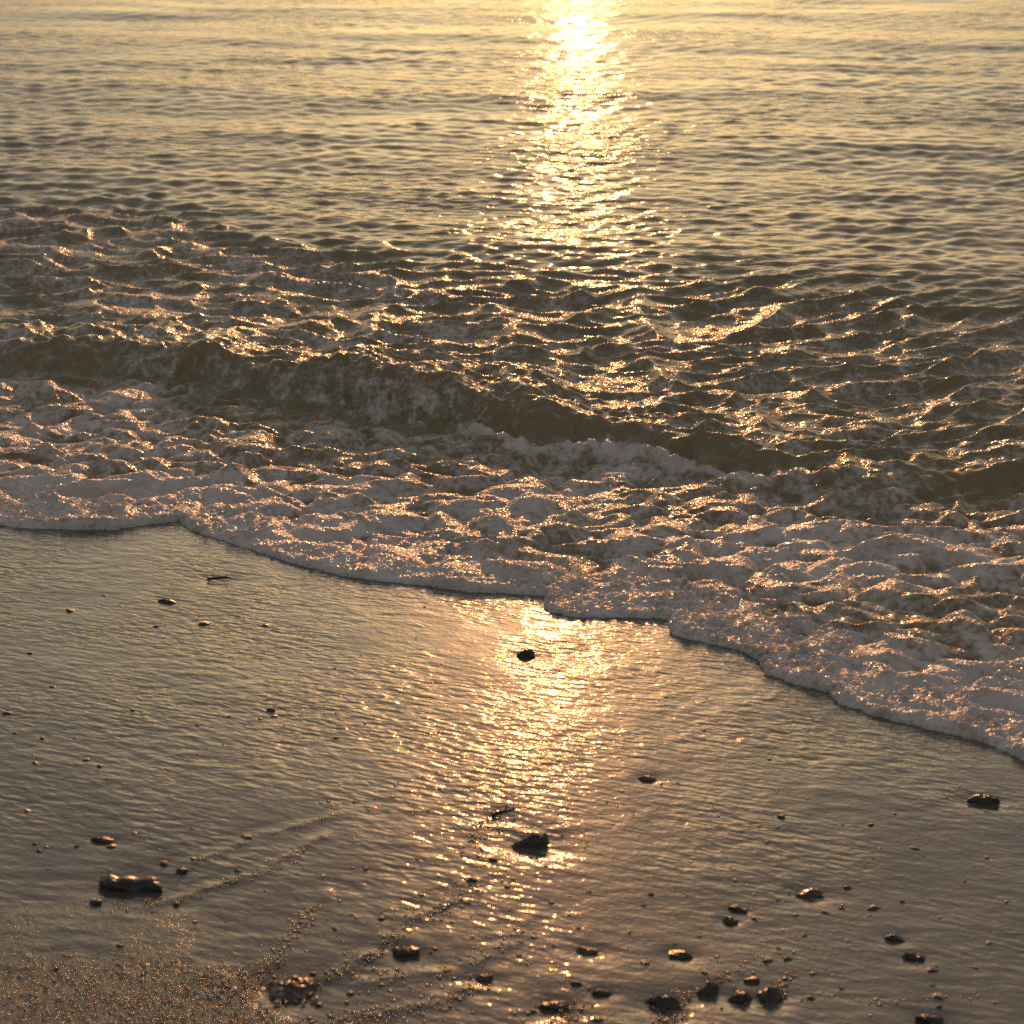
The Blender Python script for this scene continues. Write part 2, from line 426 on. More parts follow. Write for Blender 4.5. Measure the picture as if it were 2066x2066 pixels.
PEBBLES = [(-0.705, 2.439, 0.0121), (-0.561, 2.331, 0.0154), (-0.537, 2.373, 0.0093), (-0.651, 2.325, 0.0101), (-0.658, 2.313, 0.01), (-0.67, 2.334, 0.0093), (-0.61, 2.329, 0.0093), (-0.376, 2.364, 0.0208), (-0.458, 2.39, 0.0093), (-0.495, 2.053, 0.014), (-0.562, 1.994, 0.0096), (-0.452, 2.26, 0.0179), (-0.479, 2.284, 0.0136), (-0.442, 2.297, 0.0121), (-0.376, 2.264, 0.0104), (-0.351, 2.252, 0.0104), (-0.443, 2.169, 0.0101), (-0.211, 2.145, 0.0128), (-0.228, 2.108, 0.0112), (-0.171, 2.135, 0.0127), (-0.41, 2.119, 0.0085), (-0.159, 1.971, 0.0093), (-0.232, 1.926, 0.0105), (-0.246, 1.997, 0.0108), (-0.548, 2.168, 0.0204), (-0.027, 2.309, 0.015), (-0.056, 2.246, 0.0176), (-0.007, 2.23, 0.011), (0.103, 2.223, 0.0102), (0.146, 2.431, 0.0094), (0.176, 2.191, 0.0079), (0.187, 2.221, 0.0102), (0.028, 2.096, 0.0112), (0.054, 2.076, 0.0097), (0.167, 2.037, 0.0151), (0.078, 1.981, 0.0167), (0.102, 1.897, 0.0195), (0.396, 2.466, 0.0176), (0.566, 2.482, 0.0113), (0.445, 2.529, 0.0082), (0.524, 2.443, 0.0104), (0.365, 2.383, 0.0093), (0.308, 2.298, 0.0105), (0.509, 2.34, 0.01), (0.523, 2.367, 0.0101), (0.574, 2.369, 0.0172), (0.671, 2.344, 0.011), (0.457, 2.25, 0.0142), (0.321, 2.16, 0.0158), (0.375, 2.17, 0.013), (0.483, 2.193, 0.0206), (0.44, 2.193, 0.0117), (0.415, 2.18, 0.016), (0.525, 2.028, 0.0181), (0.321, 2.048, 0.0166), (0.347, 2.054, 0.0153), (0.375, 2.019, 0.0138), (0.34, 2.082, 0.0091), (0.378, 2.116, 0.0092), (0.405, 1.984, 0.0102), (0.391, 1.965, 0.0088), (0.362, 1.958, 0.0148), (0.522, 1.965, 0.0205), (0.52, 1.993, 0.0124), (0.516, 1.941, 0.0108), (0.587, 1.954, 0.0109), (0.525, 2.213, 0.0096), (0.567, 2.171, 0.0103), (0.614, 2.101, 0.0108), (0.584, 2.039, 0.0113), (-0.793, 3.412, 0.0127), (-0.576, 3.261, 0.0251), (-0.661, 3.239, 0.014), (-0.839, 3.319, 0.0207), (-0.859, 3.085, 0.0117), (-0.782, 2.922, 0.0149), (-0.827, 2.8, 0.0198), (-0.625, 2.821, 0.0098), (-0.51, 2.767, 0.0105), (-0.401, 2.838, 0.0196), (-0.391, 2.813, 0.0141), (-0.413, 2.799, 0.0123), (-0.734, 2.603, 0.0169), (-0.742, 2.633, 0.0094), (-0.792, 2.719, 0.0114), (-0.745, 2.7, 0.0122), (-0.693, 2.702, 0.0104), (-0.659, 2.619, 0.0169), (-0.633, 2.596, 0.0117), (-0.465, 2.808, 0.0106), (-0.46, 3.261, 0.018), (-0.281, 2.727, 0.0112), (-0.312, 3.041, 0.0094), (0.338, 2.004, 0.0136), (0.24, 2.015, 0.0109), (-0.201, 2.274, 0.0089), (-0.293, 2.255, 0.0089), (0.052, 2.191, 0.0101), (-0.098, 2.059, 0.0096), (-0.068, 1.944, 0.0119), (-0.196, 1.952, 0.0106), (0.243, 2.111, 0.0085), (0.433, 2.104, 0.0085), (0.666, 2.213, 0.0098), (0.623, 2.273, 0.0084), (0.245, 2.291, 0.009), (0.009, 2.049, 0.0096), (0.025, 1.917, 0.0118)]
STREAKS = [([(-0.461, 2.264), (-0.372, 2.357), (-0.266, 2.43)], 70, 0.009), ([(-0.472, 2.165), (-0.403, 2.217), (-0.351, 2.252), (-0.295, 2.335)], 220, 0.01), ([(-0.556, 2.169), (-0.465, 2.165)], 70, 0.015), ([(-0.585, 1.892), (-0.424, 1.933), (-0.315, 1.973)], 1500, 0.047), ([(-0.632, 2.001), (-0.461, 1.994), (-0.353, 1.972)], 500, 0.028), ([(-0.33, 1.948), (-0.287, 2.072), (-0.259, 2.165)], 420, 0.017), ([(-0.225, 1.989), (-0.165, 2.056), (-0.135, 2.126)], 220, 0.013), ([(-0.135, 2.133), (-0.075, 2.186), (-0.054, 2.232)], 260, 0.023), ([(-0.063, 2.279), (-0.051, 2.413), (-0.012, 2.468)], 130, 0.019), ([(-0.204, 1.892), (-0.087, 1.932), (-0.043, 1.982)], 420, 0.023), ([(-0.186, 1.978), (-0.07, 2.007), (-0.004, 2.075), (0.017, 2.132)], 260, 0.028), ([(-0.289, 1.872), (-0.085, 1.875)], 320, 0.016), ([(0.059, 1.883), (0.072, 1.925)], 60, 0.016), ([(0.167, 1.91), (0.252, 1.998), (0.318, 2.059)], 170, 0.008), ([(0.304, 1.95), (0.36, 2.024)], 130, 0.009), ([(0.407, 1.947), (0.578, 1.965)], 60, 0.009), ([(0.171, 1.886), (0.213, 1.929)], 90, 0.009), ([(-0.474, 1.866), (-0.29, 1.884)], 500, 0.026), ([(-0.307, 1.913), (-0.235, 1.951)], 100, 0.013)]

def sand_height(x, y, fine=True):
    z = sand_plane(x, y)
    z = z + 0.004 * fbm(x / 0.8, y / 0.8, 301, 2) + 0.0011 * fbm(x / 0.16, y / 0.22, 305, 2)
    if fine:
        # ripples of the draining film: short crests across the slope
        wx = x + 0.02 * perlin(x / 0.1, y / 0.1, 311); wy = y + 0.012 * perlin(x / 0.12, y / 0.09, 312) + 0.10 * x
        amp = 0.45 + 0.55 * sstep(-0.45, 0.5, fbm(x / 0.35, y / 0.45, 313, 2))
        z = z + amp * (0.00070 * perlin(wx / 0.055, wy / 0.024, 314) + 0.0003 * perlin(wx / 0.026, wy / 0.014, 315)) + streak_ridges(x, y)
    return z

def streak_ridges(x, y):
    """low ridges of grit that the backwash left trailing from the stones"""
    z = np.zeros_like(x)
    for k in (0, 1, 5, 6, 7, 9, 10):
        L = np.array(STREAKS[k][0]); L = np.vstack([L, L[-1] + 0.5 * (L[-1] - L[-2])])
        best = np.full(x.shape, 9.0) + 0
        for a, b in zip(L[:-1], L[1:]):
            t = np.clip(((x - a[0]) * (b[0] - a[0]) + (y - a[1]) * (b[1] - a[1])) / ((b - a) @ (b - a)), 0, 1)
            best = np.minimum(best, np.hypot(x - a[0] - t * (b[0] - a[0]), y - a[1] - t * (b[1] - a[1])))
        best = best + 0.010 * np.abs(perlin(x / 0.05, y / 0.04, 341 + k))
        z += 0.0016 * np.exp(-(best / 0.010) ** 2) * np.maximum(0, 0.35 + 0.9 * perlin(x / 0.045, y / 0.045, 321 + k)) - 0.0006 * np.exp(-((best - 0.026) / 0.014) ** 2)
    return z

def dry_mask(x, y):
    q = (2.13 + 0.10 * perlin(x / 0.15, y / 0.15, 331) + 0.05 * perlin(x / 0.05, y / 0.05, 332)) - y - np.maximum(0, x + 0.42) * 1.6
    return sstep(-0.06, 0.12, q)

# ------------------------------------------------------------------ sand
def rows(y0, y1, px):
    ys = [y0]
    while ys[-1] < y1:
        y = ys[-1]
        k = px(y) * 0.000511
        ys.append(y + k * (y * y + CAM_H ** 2) / CAM_H)
    return ys

def build_sand():
    near = rows(1.55, 4.15, lambda y: 1.5)
    ys = list(np.linspace(-12, 1.3, 24)) + list(np.linspace(1.34, 1.54, 12)) + near + list(np.linspace(near[-1] + 0.02, 16, 60))
    X, Y, F = fan_grid(ys, lambda y: 0.34 * max(y, 1.2) + 0.12, lambda y: 40, 780, 24)
    fine = (Y > 1.3) & (Y < 4.3) & (np.abs(X) < 3)
    Z = sand_height(X, Y, False)
    Z[fine] = sand_height(X[fine], Y[fine])
    far = Y > 5.6
    Z[far] -= 0.05
    for _k, sx, sy, w, *_ in STONES:
        if w < 0.02: continue
        near_ = (np.abs(X - sx) < w * 2.2) & (np.abs(Y - sy) < w * 2.2)
        r2 = ((X[near_] - sx) / (w * 0.75)) ** 2 + ((Y[near_] - sy + 0.1 * w) / (w * 0.6)) ** 2
        Z[near_] -= min(0.004, 0.07 * w) * np.exp(-r2)
    co = np.stack([X, Y, Z], -1)
    calm = 0.42 + 0.58 * sstep(1.95, 2.75, Y + 0.08 * perlin(X / 0.3, Y / 0.3, 351))      # the film is stiller up the beach
    o = submesh(co, F, {'dry': dry_mask(X, Y), 'ripple': calm}, 'beach_sand', M_SAND)
    tag(o, 'dark wet sand with a thin rippled film of draining water', kind='structure')
    return o

# ------------------------------------------------------------------ water
def open_waves(X, Y):
    Z = np.zeros_like(X)
    r = np.random.default_rng(5)
    for k in range(70):
        lam = 0.04 * (0.19 / 0.04) ** r.uniform()
        a = r.normal(0, 0.62)
        kx, ky = 2 * np.pi / lam * math.sin(a), 2 * np.pi / lam * math.cos(a)
        A = 0.00112 * (lam / 0.3) ** 0.92
        fade = 1 / (1 + (Y / (lam * 140)) ** 4)
        Z += A * np.sin(kx * X + ky * Y + r.uniform(0, 6.28)) * fade
    m = 0.70 + 0.45 * sstep(-0.7, 0.8, fbm(X / 1.6, Y / 1.0, 401, 2))
    for k in range(9):
        lam = 0.26 + 0.30 * r.uniform(); a = r.normal(0, 0.35)
        Z += 0.0017 * lam * np.sin(2 * np.pi / lam * (math.sin(a) * X + math.cos(a) * Y) + r.uniform(0, 6.28)) / (1 + (Y / 25) ** 4)
    Z *= m
    for lam, an, A, ph in ((1.25, 0.10, 0.0032, 0.4), (0.85, -0.16, 0.0022, 2.0), (1.9, 0.02, 0.0045, 4.1), (0.6, 0.30, 0.0016, 1.1)):
        Z += A * np.sin(2 * np.pi / lam * (math.sin(an) * X + math.cos(an) * Y) + ph + 1.2 * perlin(X / 2.2, Y / 1.7, 411)) / (1 + (Y / 60) ** 4)
    return Z

def add_balls(name, x, y, z, rad, mat, flat):
    v, f = ico(2)
    P = v[None] * rad[:, None, None] * np.array([1, 1, flat]) + np.stack([x, y, z], -1)[:, None]
    Fc = f[None] + (np.arange(len(x)) * len(v))[:, None, None]
    o = add_obj(name, make_mesh(name, P.reshape(-1, 3), Fc.reshape(-1, 3)), mat)
    return tag(o, 'round clear bubbles clustered along the front of the foam' if 'foam' in name else 'drops of water thrown up along the breaking crest', 'bubbles' if 'foam' in name else 'water drops', kind='stuff')

def build_water():
    k_of = lambda y: 0.9 if y < 4.0 else (0.65 if y < 5.4 else 0.95)
    ys = rows(2.35, 18.0, k_of)
    y = ys[-1]; g = ys[-1] - ys[-2]
    far = []
    while y < 6000:
        g *= 1.11; y += g; far.append(y)
    ys = ys + far
    X, Y, F = fan_grid(ys, lambda y: 0.31 * y + 0.14, lambda y: 1.6 * y + 6, 900, 22)
    n = len(X)
    toe = line(TOE, X) + 0.035 * perlin(X / 0.22, Y * 0 + 1.3, 501) + 0.018 * perlin(X / 0.07, Y * 0 + 4.3, 502)
    crest = line(CREST, X) + 0.03 * perlin(X / 0.3, Y * 0 + 2.2, 503)
    crest = np.maximum(crest, toe + 0.10)
    H = 0.91 * line(CREST_H, X) * (1 + 0.22 * perlin(X / 0.16, Y * 0 + 8, 504) + 0.15 * perlin(X / 0.06, Y / 0.08, 506) + 0.08 * perlin(X / 0.022, Y / 0.04, 507))
    back = line(BACK, X) + 0.25 * perlin(X / 0.6, Y * 0 + 3, 505)
    d = edge_distance(X, Y)
    inside = np.abs(X) < 4.5
    # mean level: a sheet lying on the sand in the swash, the still sea beyond
    sp = sand_plane(X, Y) + 0.004 * fbm(X / 0.8, Y / 0.8, 301, 2)
    sea0 = 0.03
    lev = np.where(Y < toe, np.maximum(sp + 0.012, sea0 - 0.004 + 0 * sp), sea0)
    sw = sstep(0.25, -0.35, Y - toe)                       # 1 in the swash, 0 at sea
    lev = lev * sw + sea0 * (1 - sw)
    Z = lev.copy()
    # the breaker
    s = Y - crest
    w = crest - toe
    q = np.clip((s + w) / w, 0, 1)
    prof = np.where(s < 0, q ** 1.7 * (1.9 - 0.9 * q) , 0.62 * np.exp(-(np.maximum(s, 0) / 0.28) ** 1.6) + 0.38 * np.exp(-(np.maximum(s, 0) / 0.95) ** 2))
    Z += H * prof
    face = sstep(-0.02, 0.25, q) * (s < 0) * sstep(1.0, 0.7, q)
    # churn behind the breaker
    churn = sstep(0.45, -0.35, Y - back) * sstep(-0.02, 0.22, s + 0.1)
    wx = X + 0.05 * perlin(X / 0.3, Y / 0.3, 511); wy = Y + 0.05 * perlin(X / 0.3, Y / 0.3, 512)
    tilt = 0.28 * np.clip(X, -1, 2)
    ci = np.nonzero((churn > 0.01) & inside)[0]
    if len(ci):
        a, b = wx[ci], wy[ci] - tilt[ci] * wx[ci] * 0.5
        c = 0.026 * (ridged(a / 0.42, b / 0.23, 521, 2, 0.45) - 0.8) + 0.010 * fbm(a / 0.16, b / 0.09, 525, 2, 0.5) + 0.002 * fbm(a / 0.04, b / 0.025, 528, 2, 0.5)
        Z[ci] += churn[ci] * c
    # open water
    oi = np.nonzero(Y > 4.2)[0]
    Z[oi] += open_waves(X[oi], Y[oi]) * (0.35 + 0.65 * sstep(-0.6, 0.4, (Y - back)[oi]))
    # a smooth low swell line behind the foam
    Z += 0.005 * np.exp(-((Y - back - 0.35 - 0.1 * perlin(X / 0.9, Y * 0, 541)) / 0.16) ** 2) * inside
    # foam cover, 0..1
    foam = np.zeros(n)
    fi = np.nonzero((Y < back + 0.8) & inside)[0]
    x, y = X[fi], Y[fi]
    cov = fbm(x / 0.45, y / 0.35, 551, 3)
    web = ridged((x + 0.03 * perlin(x / 0.08, y / 0.08, 553)) / 0.14, (y + 0.03 * perlin(x / 0.08, y / 0.08, 554)) / 0.11, 555, 3, 0.6)
    left = sstep(0.3, -0.9, x)
    f_sea = churn[fi] * (0.05 + 0.28 * web + 0.22 * cov * (0.5 + 0.5 * left) + 0.10 * left) * sstep(0.3, -0.5, (Y - back)[fi])
    f_sw = 0.50 + 0.30 * cov + 0.18 * (web - 0.8)
    near = sstep(0.55, 0.12, d[fi])                        # thick foam along the front
    f_sw = f_sw + near * 0.40
    inner = sstep(0.45, 0.05, toe[fi] - y) * (1 - near)
    f_sw -= 0.16 * inner * sstep(-0.2, -0.5, x) + 0.12 * inner
    swf = sstep(0.02, -0.06, (Y - toe)[fi])
    f = f_sea * (1 - swf) + f_sw * swf
    # foam on the breaker's face: splash in the middle, a roller of foam at the foot to the right
    fa = face[fi]
    splash = np.exp(-((x + 0.27) / 0.17) ** 2) * 0.5 + np.exp(-((x + 0.98) / 0.09) ** 2) * 0.45 + 0.25 * np.exp(-((x + 0.6) / 0.2) ** 2)
    f = np.where(fa > 0.01, f * (1 - fa) + fa * (0.02 + (0.10 + 0.16 * sstep(0.1, -0.2, x)) * ridged(x / 0.05 + 0.5 * perlin(x / 0.1, y / 0.05, 560), y / 0.22, 599, 2, 0.5) + splash * (0.6 + 0.6 * perlin(x / 0.06, y / 0.04, 557))), f)
    roll = sstep(-0.22, -0.05, x) * sstep(0.90, 0.62, x)
    rollp = np.exp(-(((y - toe[fi] - 0.015) / (0.045 + 0.02 * perlin(x / 0.1, y * 0, 558))) ** 2)) * roll * (0.95 + 0.4 * perlin(x / 0.07, y / 0.04, 559))
    f = np.maximum(f, rollp * 0.95)
    foam[fi] = f
    # relief of the foam
    mi = np.nonzero((Y < toe + 0.10) & inside & (d > -0.03))[0]
    x, y = X[mi], Y[mi]
    x2 = x + 0.03 * perlin(x / 0.11, y / 0.11, 561); y2 = y + 0.03 * perlin(x / 0.11, y / 0.11, 562)
    mound = 0.030 * np.abs(perlin(x2 / 0.19, y2 / 0.14, 563)) + 0.024 * np.abs(perlin(x2 / 0.10, y2 / 0.08, 564)) + 0.005 * np.abs(perlin(x2 / 0.042, y2 / 0.036, 565))
    ridge = 0.018 * (ridged(x2 / 0.32, y2 / 0.16, 566, 1) - 0.4)
    dn = d[mi]
    nearm = sstep(0.6, 0.2, dn)
    rel = mound * (1.15 - 0.2 * nearm) + ridge * (1 - 0.7 * nearm)
    big = domes(x, y, 0.021, 571, 0.18, 0.55, 0.8); sm = domes(x, y, 0.0105, 572); ti = domes(x, y, 0.0062, 573)
    fo = np.clip(foam[mi], 0, 1)
    patch = sstep(-0.1, 0.5, fbm(x / 0.16, y / 0.16, 574, 2)) * nearm
    rel = rel + fo * (1.1 * big * patch + 0.45 * sm * (0.3 + 0.7 * nearm) + 0.3 * ti)
    hole = sstep(0.05, 0.45, perlin(x2 / 0.11, y2 / 0.085, 594) + 0.35 * perlin(x2 / 0.035, y2 / 0.03, 595)) * sstep(0.016, 0.004, mound) * (1 - 0.8 * sstep(0.12, 0.03, dn))
    foam[mi] -= 0.55 * hole
    rel = rel * (0.35 + 0.65 * sstep(0.0, 0.16, dn))
    fadein = sstep(0.10, -0.05, (Y - toe)[mi])
    Z[mi] += rel * fadein
    # foot roller and the tall lump at its right
    ri = np.nonzero((np.abs(Y - toe) < 0.4) & inside)[0]
    x, y = X[ri], Y[ri]
    roll = sstep(-0.22, -0.05, x) * sstep(0.90, 0.62, x)
    rp = np.exp(-(((y - toe[ri] - 0.015) / 0.042) ** 2))
    bl = 0.55 + 0.9 * np.abs(perlin(x / 0.09, y / 0.08, 581)) + 0.35 * np.abs(perlin(x / 0.04, y / 0.04, 582))
    Z[ri] += roll * rp * (bl * 0.026 + 0.55 * domes(x, y, 0.05, 587, 0.3, 0.6) + 0.3 * domes(x, y, 0.022, 588) + 0.3 * domes(x, y, 0.010, 589))
    r2 = ((x - 0.80) / 0.125) ** 2 + ((y - 4.17) / 0.10) ** 2
    Z[ri] += 0.058 * np.exp(-r2 * 0.9) * (0.9 + 0.15 * perlin(x / 0.09, y / 0.09, 583))
    foam[ri] = foam[ri] + (0.30 + 0.2 * perlin(x / 0.05, y / 0.05, 586) + 0.25 * sstep(0.5, 1.2, r2) - foam[ri]) * sstep(1.6, 0.9, r2)
    # splash relief on the face
    sp_ = np.exp(-((x + 0.27) / 0.19) ** 2) + 0.7 * np.exp(-((x + 0.98) / 0.10) ** 2) + 0.4 * np.exp(-((x + 0.6) / 0.2) ** 2)
    Z[ri] += face[ri] * (np.minimum(sp_, 1) * (0.9 * domes(x, y, 0.06, 584, 0.3, 0.6, 0.8) + 0.9 * domes(x, y, 0.028, 585, 0.2, 0.6) + 0.6 * domes(x, y, 0.012, 590)) + 0.010 * perlin(x / 0.045, y / 0.10, 592) + 0.004 * perlin(x / 0.016, y / 0.05, 593))
    # lip along the swash edge
    de = d + (0.006 * perlin(X / 0.03, Y / 0.03, 591) + 0.004 * perlin(X / 0.011, Y / 0.011, 596)) * (np.abs(d) < 0.1)
    lip = np.sqrt(np.clip(de / 0.014, 0, 1)) * (0.003 + 0.004 * (np.abs(d) < 0.25) * sstep(0.25, 0.04, d))
    zin = Z - 0.012
    Z = np.where(d < 0.25, (sp - 0.012) + (zin - sp + 0.012) * np.sqrt(np.clip(de / 0.022, 0, 1)) + lip * np.clip(de / 0.004, 0, 1), Z)
    fr = np.nonzero((de > 0) & (d < 0.14) & inside)[0]
    Z[fr] += sstep(0, 0.006, de[fr]) * (0.55 * domes(X[fr], Y[fr], 0.016, 597, 0.2, 0.6, 0.8) + 0.45 * domes(X[fr], Y[fr], 0.009, 598)) * sstep(0.14, 0.05, d[fr])
    Z = np.where(de < 0, sp - 0.012 - 0.02 * np.clip(-de / 0.02, 0, 1), Z)
    # single large bubbles along the front, and drops thrown up by the breaker
    b1 = np.nonzero((d > 0.006) & (d < 0.24) & (np.abs(X) < 0.34 * Y))[0]
    pw = sstep(0.0, 0.5, fbm(X[b1] / 0.12, Y[b1] / 0.12, 601, 2)) ** 2 + 0.02
    for cx, cyy, rad in ((-1.0, 3.95, 0.22), (0.1, 3.50, 0.10), (0.36, 3.30, 0.16), (0.52, 3.12, 0.12)):
        pw = pw + 1.2 * np.exp(-((X[b1] - cx) ** 2 + (Y[b1] - cyy) ** 2) / rad ** 2)
    pw *= sstep(0.24, 0.08, d[b1]) / (1 + 0 * pw)
    pick = rng.choice(b1, 1500, replace=False, p=pw / pw.sum())
    rad = 0.0024 + 0.0055 * rng.uniform(size=1500) ** 3
    add_balls('foam_bubbles', X[pick], Y[pick], Z[pick] + 0.25 * rad, rad, M_BUBBLE, 0.85)
    b2 = np.nonzero((s > -0.10) & (s < 0.02) & (H * prof > 0.045) & (np.abs(X) < 1.5))[0]
    pw = np.exp(-((X[b2] + 0.27) / 0.16) ** 2) + 0.8 * np.exp(-((X[b2] + 0.98) / 0.07) ** 2) + 0.25 * np.exp(-((X[b2] + 0.6) / 0.2) ** 2) + 0.03
    pick = rng.choice(b2, 240, replace=False, p=pw / pw.sum())
    rad = 0.0012 + 0.0035 * rng.uniform(size=240) ** 3
    add_balls('splash_drops', X[pick], Y[pick] - 0.01 * rng.uniform(size=240), Z[pick] + 0.022 * rng.uniform(size=240) ** 2, rad, M_BUBBLE, 1.0)
    co = np.stack([X, Y, Z], -1)
    fy = Y[F].mean(1); fx = X[F].mean(1); fd = d[F].max(1)
    keep = fd > -0.012
    F, fx, fy = F[keep], fx[keep], fy[keep]
    s_toe = fy - line(TOE, fx); s_cr = fy - line(CREST, fx)
    infr = np.abs(fx) < 4.4
    is_foam = (s_toe < -0.03) & infr
    is_wave = (~is_foam) & (s_cr < 0.20) & infr
    is_sea = ~(is_foam | is_wave)
    at = {'foam': foam}
    sea = submesh(co, F[is_sea], at, 'sea_water', M_SEA)
    tag(sea, 'rippled sea reflecting a golden evening sky', kind='structure')
    wv = submesh(co, F[is_wave], at, 'breaking_wave', M_SEA)
    tag(wv, 'low brown breaking wave with splashing crest behind the swash foam', 'wave')
    fm = submesh(co, F[is_foam], at, 'sea_foam', M_SEA)
    tag(fm, 'thick bubbly foam spreading over the wet sand', 'foam', kind='stuff')

# ------------------------------------------------------------------ stones, shells, twigs, pebbles, grains
MATS = {'dark': M_DARK, 'brown': M_BROWN, 'shell': M_SHELL}

ICO4, ICO3, ICO2 = ico(5), ico(3), ico(2)

def rock_points(v, seed, rough=0.3, facets=9):
    r = np.random.default_rng(seed)
    p = v.copy()
    for _ in range(facets):                     # planes that plane off flat faces
        nrm = r.normal(size=3); nrm /= np.linalg.norm(nrm)
        c = r.uniform(0.62, 0.92)
        t = p @ nrm
        p -= np.where(t > c, (t - c) * 0.92, 0)[:, None] * nrm
    k = np.array([1 + rough * (mnoise.noise(Vector(q * 1.5) + Vector((seed * 3.1, 0, 0))) + 0.5 * mnoise.noise(Vector(q * 3.7) + Vector((0, seed * 1.7, 0))) + 0.3 * mnoise.noise(Vector(q * 8.5) + Vector((0, 0, seed)))) for q in v])
    return p * k[:, None]

def place(o, x, y, turn, sink=0.0):
    z = float(sand_height(np.array([x]), np.array([y]), False)[0])
    o.location = (x, y, z - sink); o.rotation_euler = (0, 0, R(turn))
    return o

def stone_mesh(name, w, a, h, style, seed):
    v, f = ICO4
    r = np.random.default_rng(seed)
    if style == 'shell':                        # a thin bowed plate with a ragged rim, leaning up on one edge
        nu, nv = 34, 16
        U, V = np.meshgrid(np.linspace(-1, 1, nu), np.linspace(0, 1, nv))
        rag = np.array([0.30 * mnoise.noise(Vector((u * 5, seed, 0))) + 0.28 * mnoise.noise(Vector((u * 14, seed, 3))) for u in np.linspace(-1, 1, nu)])
        rise = (0.55 + 0.45 * U) * 1.0
        T = []
        for off in (0, 0.05):
            x = U * 0.5 + 0.05 * np.sin(V * 5)
            y = (V * (1 + rag[None, :] * 1.4) - 0.35) * a * 0.9 * np.sqrt(1 - 0.75 * U ** 2) + off * 0.3
            z = h * rise * np.sin(np.clip(V * (1 + rag[None, :]), 0, 1.2) * 1.75) * (1 - 0.35 * U ** 2) + 0.02 * np.sin(V * 22) - 0.03 - off * 0.7
            T.append(np.stack([x, y, z], -1).reshape(-1, 3))
        i = np.arange(nu * nv).reshape(nv, nu)
        q = np.stack([i[:-1, :-1], i[:-1, 1:], i[1:, 1:], i[1:, :-1]], -1).reshape(-1, 4)
        ring = np.concatenate([i[0, :], i[1:, -1], i[-1, ::-1][1:], i[1:-1, 0][::-1]])
        nx = np.roll(ring, -1)
        side = np.stack([nx, ring, ring + nu * nv, nx + nu * nv], -1)
        return make_mesh(name, np.concatenate(T) * w, np.concatenate([q, q[:, ::-1] + nu * nv, side]))
    if style == 'twig':                         # knotty rod with a bend and a stub of a branch
        P = []
        ns, nr = 22, 9
        for k in range(ns):
            t = k / (ns - 1)
            rad = a * 0.42 * (1 - 0.55 * t) * (1 + 0.25 * mnoise.noise(Vector((t * 9, seed, 0)))) * (0.35 if k in (0, ns - 1) else 1)
            cx, cyy, cz = t - 0.5, 0.10 * math.sin(t * 4 + seed), a * 0.25 + h * 0.5 * t * t
            for j in range(nr):
                an = 2 * math.pi * j / nr
                rr = rad * (1 + 0.2 * mnoise.noise(Vector((t * 14, math.cos(an) * 2, math.sin(an) * 2 + seed))))
                P.append((cx, cyy + rr * math.cos(an), cz + rr * math.sin(an)))
        n0 = len(P)
        bp = []
        for k in range(6):                      # the stub
            t = k / 5
            for j in range(nr):
                an = 2 * math.pi * j / nr
                rad = a * 0.24 * (1 - 0.7 * t)
                bp.append((0.1 + t * 0.16 + rad * math.cos(an), 0.05 + t * 0.12 + 0.5 * rad * math.sin(an), a * 0.35 + t * h * 0.9 + rad * math.sin(an)))
        P += bp
        F = []
        for base, cnt in ((0, ns), (n0, 6)):
            for k in range(cnt - 1):
                for j in range(nr):
                    j2 = (j + 1) % nr
                    F.append((base + k * nr + j, base + k * nr + j2, base + (k + 1) * nr + j2, base + (k + 1) * nr + j))
        return make_mesh(name, np.array(P) * w, np.array(F))
    p = rock_points(v, seed, 0.28 if style in ('lump', 'ledge') else 0.2)
    X, Y, Z = p.T
    if style == 'long':
        X = np.sign(X) * np.abs(X) ** 0.8; Y = np.sign(Y) * np.abs(Y) ** 0.7
        notch = 1 - 0.16 * np.exp(-((X - 0.12) / 0.16) ** 2) - 0.12 * np.exp(-((X + 0.42) / 0.10) ** 2) + 0.12 * np.exp(-((X + 0.75) / 0.12) ** 2) + 0.10 * np.exp(-((X - 0.72) / 0.1) ** 2)
        Z = np.where(Z > 0, np.abs(Z) ** 0.5 * notch * (1 - 0.12 * X), Z)
    elif style == 'flat':
        Z = Z * (1 - 0.35 * X)
    elif style == 'ledge':
        Z = np.where(Z > 0, (np.floor(Z * 4 + 0.4 * X) + sstep(0.1, 0.9, (Z * 4 + 0.4 * X) % 1)) / 4 * 0.7 + Z * 0.3, Z)
    elif style == 'wedge':
        Z = np.where(Z > 0, Z * (0.55 + 0.6 * np.clip(X * 0.5 + 0.5, 0, 1)), Z); Y = Y * (0.65 + 0.35 * X); Z = np.where(Z > 0.1, Z + 0.14 * np.array([mnoise.noise(Vector((q[0] * 5, q[1] * 5, seed))) + 0.6 * mnoise.noise(Vector((q[0] * 12, q[1] * 12, seed))) for q in p]), Z)
    q = np.stack([X * 0.5, Y * 0.5 * a, Z * h * 0.8], -1) * w
    return make_mesh(name, q, f)

